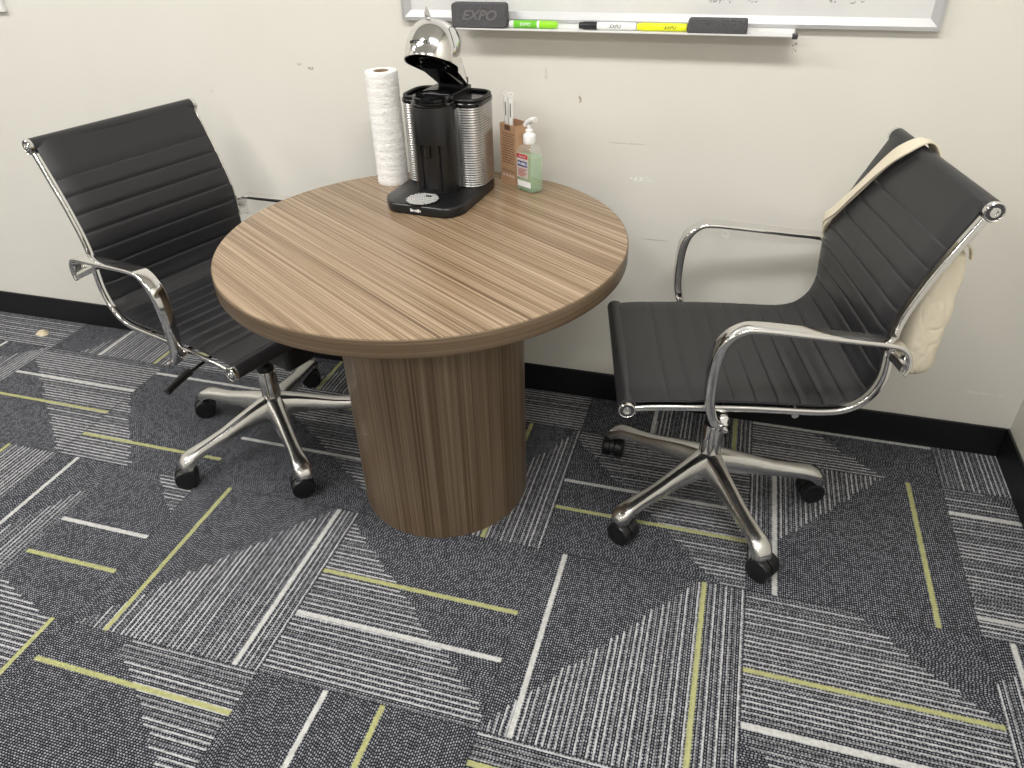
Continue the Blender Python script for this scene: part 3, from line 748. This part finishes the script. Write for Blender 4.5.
rr = random.Random(5)
pr.box(-.010, .008, -.0219, -.0216, .138, .150)
for k in range(13):
    z = .128 - k * .0062; w0 = -.020 + rr.random() * .004; 
    while w0 < .016:
        w1 = w0 + .003 + rr.random() * .007; pr.box(w0, min(w1, .020), -.0217, -.02155, z, z + .0024); w0 = w1 + .002
pr.box(-.021, .021, -.0217, -.02155, .034, .0355); pr.box(-.021, .021, -.0217, -.02155, .030, .0308)
pr.build('printed_text', 'ink', kb, smooth=0)
pr = MB()
for k in range(4): pr.box(-.019 + k * .0105, -.012 + k * .0105, -.0217, -.02155, .018, .025)
pr.build('printed_icons', 'labelpink', kb, smooth=0)
def kb_pt(x, y): a = rad(-33); return (.785 + x * cos(a) - y * sin(a), .584 + x * sin(a) + y * cos(a))
for i, (x, y, tilt, lab) in enumerate(((-.0225, -.006, -.02, 'white wrapped straw in the kraft carton, leftmost of the pair'), (-.0045, -.012, .01, 'white wrapped straw in the kraft carton, the right one of the pair'))):
    px, py = kb_pt(x, y)
    s_ = thing('wrapped_straw', lab, 'straw', (px, py, Z0 + .003), 0, 'wrapped straws in the carton'); s_.rotation_euler = (0, tilt, 0)
    MB().lathe([(0, 0), (.0040, 0), (.0056, .004), (.0056, .205), (.004, .210), (0, .211)], 16).build('wrapper', 'white', s_)
    T = Matrix.Translation((0, 0, .218)) @ Matrix.Rotation(rad(25), 4, 'Z') @ Matrix.Rotation(pi / 2, 4, 'X')
    MB().lathe([(.0034, -.002), (.0070, -.002), (.0076, 0), (.0070, .002), (.0034, .002)], 20, T=T, closed=True).build('wrapper_end', 'white', s_)
    MB().box(-.0005, .0022, -.0060, -.0055, .165, .198).build('wrapper_seam', 'greyink', s_, smooth=0)

# ------------------------------------------------------------------ hand sanitizer
hs = thing('hand_sanitizer', 'clear pump bottle of green hand sanitizer in front of the kraft carton', 'bottle', (.838, .527, Z0), rad(-30))
hs.scale = (1.14, 1.14, 1.02)
def bsec(k, kd=None):
    kd = kd or k; return [(x * k, y * kd) for x, y in rrect(.0300, .0185, .012, 5)]
def bottle(lv, sc_=1.0): return [[(x, y, z) for x, y in bsec(k * sc_, k2 * sc_)] for z, k, k2 in lv]
lv = [(.0, .88, .86), (.002, .96, .95), (.008, 1, 1), (.085, 1, 1), (.097, .97, .98), (.106, .85, .92), (.112, .62, .80), (.116, .42, .64), (.118, .40, .62), (.122, .40, .62)]
MB().loft(bottle(lv)).build('bottle', 'clear', hs, smooth=50)
lg = [(.0025, .86, .84), (.005, .93, .92), (.010, .955, .94), (.085, .955, .94), (.088, .95, .935)]
MB().loft(bottle(lg)).build('gel', 'gel', hs, smooth=50)
mb = MB().lathe([(0, .118), (.0135, .118), (.0138, .119), (.0138, .136), (.0125, .139), (.0085, .142), (.0085, .150), (.0045, .152), (.0045, .163), (0, .163)], 32)
mb.build('pump_collar', 'white', hs)
mb = MB().sweep(spline([(.004, .003, .163), (0, 0, .168), (-.006, -.004, .171), (-.014, -.010, .172), (-.021, -.015, .169), (-.026, -.018, .163)], 5), rrect(.0058, .0042, .003, 3), widths=None)
# nozzle leans toward the upper right as in the photograph
MB().sweep(spline([(-.010, .0, .158), (-.004, .0, .166), (.004, .0, .172), (.012, .0, .176), (.019, .0, .176)], 5), rrect(.0075, .0052, .004, 3), side=(0, 1, 0)).build('pump_nozzle', 'white', hs)
MB().box(-.021, .014, -.0193, -.0188, .036, .096).build('label', 'labelpink', hs, smooth=0)
lb = bpy.data.objects['label']
lb.data.materials[0] = MAT['kraft']
MAT['clearlabel'] = clear_mat('translucent label film', (.95, .86, .84), .3, .55)
lb.data.materials[0] = MAT['clearlabel']
MB().box(-.020, .013, -.0197, -.0193, .084, .0945).build('red_band', 'red', lb, smooth=0)
text('lettering', 'Advanced', .0052, 'whiteink', lb, (-.0035, -.0199, .089), (pi / 2, 0, 0), ext=.0001)
MB().box(-.018, .012, -.0197, -.0193, .064, .077).build('blue_band', 'blue', lb, smooth=0)
text('lettering', 'PURELL', .0088, 'whiteink', lb, (-.003, -.0199, .0705), (pi / 2, 0, 0), ext=.0001, shear=.3, bold=.0002)
pr = MB()
for k in range(6): pr.box(-.017 + (k % 2) * .002, .010 - (k % 3) * .004, -.0197, -.0194, .057 - k * .0034, .0584 - k * .0034)
pr.build('small_print', 'red', lb, smooth=0)
MB().box(-.019, .022, -.0193, -.0189, .014, .028).build('lower_label', 'whiteink', hs, smooth=0)

# ------------------------------------------------------------------ whiteboard and tray
WX0, WX1, WZ0, WZ1 = .4639, 1.7214, 1.1048, 2.02
wb = thing('whiteboard', 'wall mounted whiteboard with a silver frame above the round table', 'whiteboard', ((WX0 + WX1) / 2, WY, WZ0))
hw = (WX1 - WX0) / 2; hh = WZ1 - WZ0; fw = .024
MB().box(-hw + fw * .6, hw - fw * .6, -.0105, -.002, fw * .6, hh - fw * .6).build('writing_surface', 'board', wb, smooth=0)
# mitred frame with a sloping face
secf = [(0, -.0015), (0, -.017), (fw * .35, -.019), (fw, -.0125), (fw, -.0015)]
cor = [(-hw, 0, 1, 1), (hw, 0, -1, 1), (hw, hh, -1, -1), (-hw, hh, 1, -1)]
mb = MB(); rings = [[(x + sx * o_, y, z + sz * o_) for o_, y in secf] for x, z, sx, sz in cor]
mb.loft(rings, closed=True); mb.build('frame', 'frame', wb, smooth=20)
TX0, TX1 = .618, 1.424
tr = MB()
x0, x1 = TX0 - (WX0 + WX1) / 2, TX1 - (WX0 + WX1) / 2
secT = [(-.0193, .0), (-.0193, -.0105), (-.066, -.0115), (-.0675, -.0100), (-.0675, -.0075), (-.066, -.0070), (-.0645, -.0085), (-.021, -.0080), (-.021, .0)]
tr.loft([[(x, y, z) for y, z in secT] for x in (x0, x1)])
tro = tr.build('marker_tray', 'tray', wb, smooth=20)
for x in (x0, x1):
    MB().box(x - .006, x + .006, -.0695, -.052, -.0145, -.004).build('tray_end_cap', 'darkgrey', tro, bevel=.002)
TZ = WZ0 - .0078     # tray floor
YT = WY - .042
# erasers
er = thing('board_eraser', 'large dark felt eraser at the left end of the marker tray', 'eraser', (.685, WY - .047, TZ), rad(0), 'felt erasers on the tray')
MB().loft([[(x, y, z) for x, z in rrect(.070 * k, .0275 * k2, .008, 4)] for y, k, k2 in ((-.0155, .975, .93), (-.012, 1, 1), (.010, 1, 1), (.014, .97, .94))], T=Matrix.Translation((0, 0, .0280))).build('felt_block', 'felt', er)
text('embossed_lettering', 'EXPO', .030, 'greyink', er, (0, -.0158, .028), (pi / 2, 0, rad(0)), ext=.0008, shear=.35, bold=.0006, sx=1.15)
er2 = thing('board_eraser', 'dark felt eraser lying flat toward the right end of the marker tray', 'eraser', (1.254, WY - .044, TZ), 0, 'felt erasers on the tray')
MB().loft([[(x, y, z) for x, y in rrect(.0665 * k, .0185 * k, .006, 4)] for z, k in ((0, .97), (.003, 1), (.016, 1), (.018, .99))]).build('felt_pad', 'felt', er2)
MB().loft([[(x, y, z) for x, y in rrect(.0665 * k, .0185 * k, .006, 4)] for z, k in ((.0182, .985), (.026, .985), (.029, .95))]).build('eraser_back', 'felt', er2)
def marker(label, x0, x1, bodymat, capmat, labelmat, cap_at, txt, txtmat, y=YT):
    L = x1 - x0; m = thing('dry_erase_marker', label, 'marker', (x0, y, TZ + .0085), 0, 'markers on the tray')
    R = Matrix.Rotation(pi / 2, 4, 'Y') if cap_at == 'right' else Matrix.Translation((L, 0, 0)) @ Matrix.Rotation(-pi / 2, 4, 'Y')
    Lc = .044 if capmat != 'yellow' else .045
    MB().lathe([(0, 0), (.0068, 0), (.0082, .0012), (.0082, L - Lc), (.0070, L - Lc + .002), (0, L - Lc + .002)], 24, T=R).build('barrel', bodymat, m)
    if capmat == 'shortblack': pass
    MB().lathe([(0, L - Lc), (.0086, L - Lc), (.0086, L - .012), (.0078, L - .010), (.0070, L - .001), (.006, L), (0, L)], 24, T=R).build('cap', capmat, m)
    bz0, bz1 = .012, L - Lc - .006
    MB().lathe([(.0083, bz0), (.00845, bz0), (.00845, bz1), (.0083, bz1)], 24, T=R, closed=True).build('wrap_label', labelmat, m)
    xx = (bz0 + bz1) / 2 if cap_at == 'right' else L - (bz0 + bz1) / 2
    text('lettering', txt, .0105, txtmat, m, (xx, -.0086, .0005), (rad(75), 0, 0), ext=.0002, shear=.3)
    return m
marker('lime green dry erase marker right beside the large eraser', .758, .879, 'white', 'lime', 'green', 'right', 'EXPO', 'whiteink')
marker('white dry erase marker with a black cap in the middle of the tray', .932, 1.069, 'white', 'blackplastic', 'white', 'left', 'EXPO', 'darkink')
marker('fluorescent yellow marker lying between the white marker and the flat eraser', 1.071, 1.186, 'yellow', 'yellow', 'yellow', 'left', 'EXPO', 'darkink')

# ------------------------------------------------------------------ small things
# frame corner at the far left of the wall
nf = thing('notice_frame', 'white framed notice on the wall, at the upper left corner of the photo', 'notice', (-1.05, WY, 1.104))
MB().box(-.19, .19, -.006, -.001, .02, .30).build('notice_sheet', 'whiteink', nf, smooth=0)
cor = [(-.216, 0, 1, 1), (.216, 0, -1, 1), (.216, .32, -1, -1), (-.216, .32, 1, -1)]; secf = [(0, -.001), (0, -.014), (.022, -.014), (.022, -.001)]
MB().loft([[(x + sx * o_, y, z + sz * o_) for o_, y in secf] for x, z, sx, sz in cor], closed=True).build('frame', 'white', nf, smooth=20)
# scrap on the carpet near the left baseboard
mb = MB(); rr = random.Random(2); rg = []
for i in range(7):
    f = i / 6; rg.append([(.024 * (1 - .75 * f) * cos(2 * pi * k / 14) * (1 + .18 * rr.uniform(-1, 1)), .020 * (1 - .75 * f) * sin(2 * pi * k / 14) * (1 + .18 * rr.uniform(-1, 1)), .0005 + .014 * sin(f * pi / 2) + (.0015 * rr.uniform(-1, 1) if i else 0)) for k in range(14)])
mb.loft(rg); tag(mb.build('paper_scrap', 'scrap', None, smooth=25, loc=(-1.115, .575, 0)), 'small crumpled beige scrap on the carpet by the left baseboard', 'scrap')
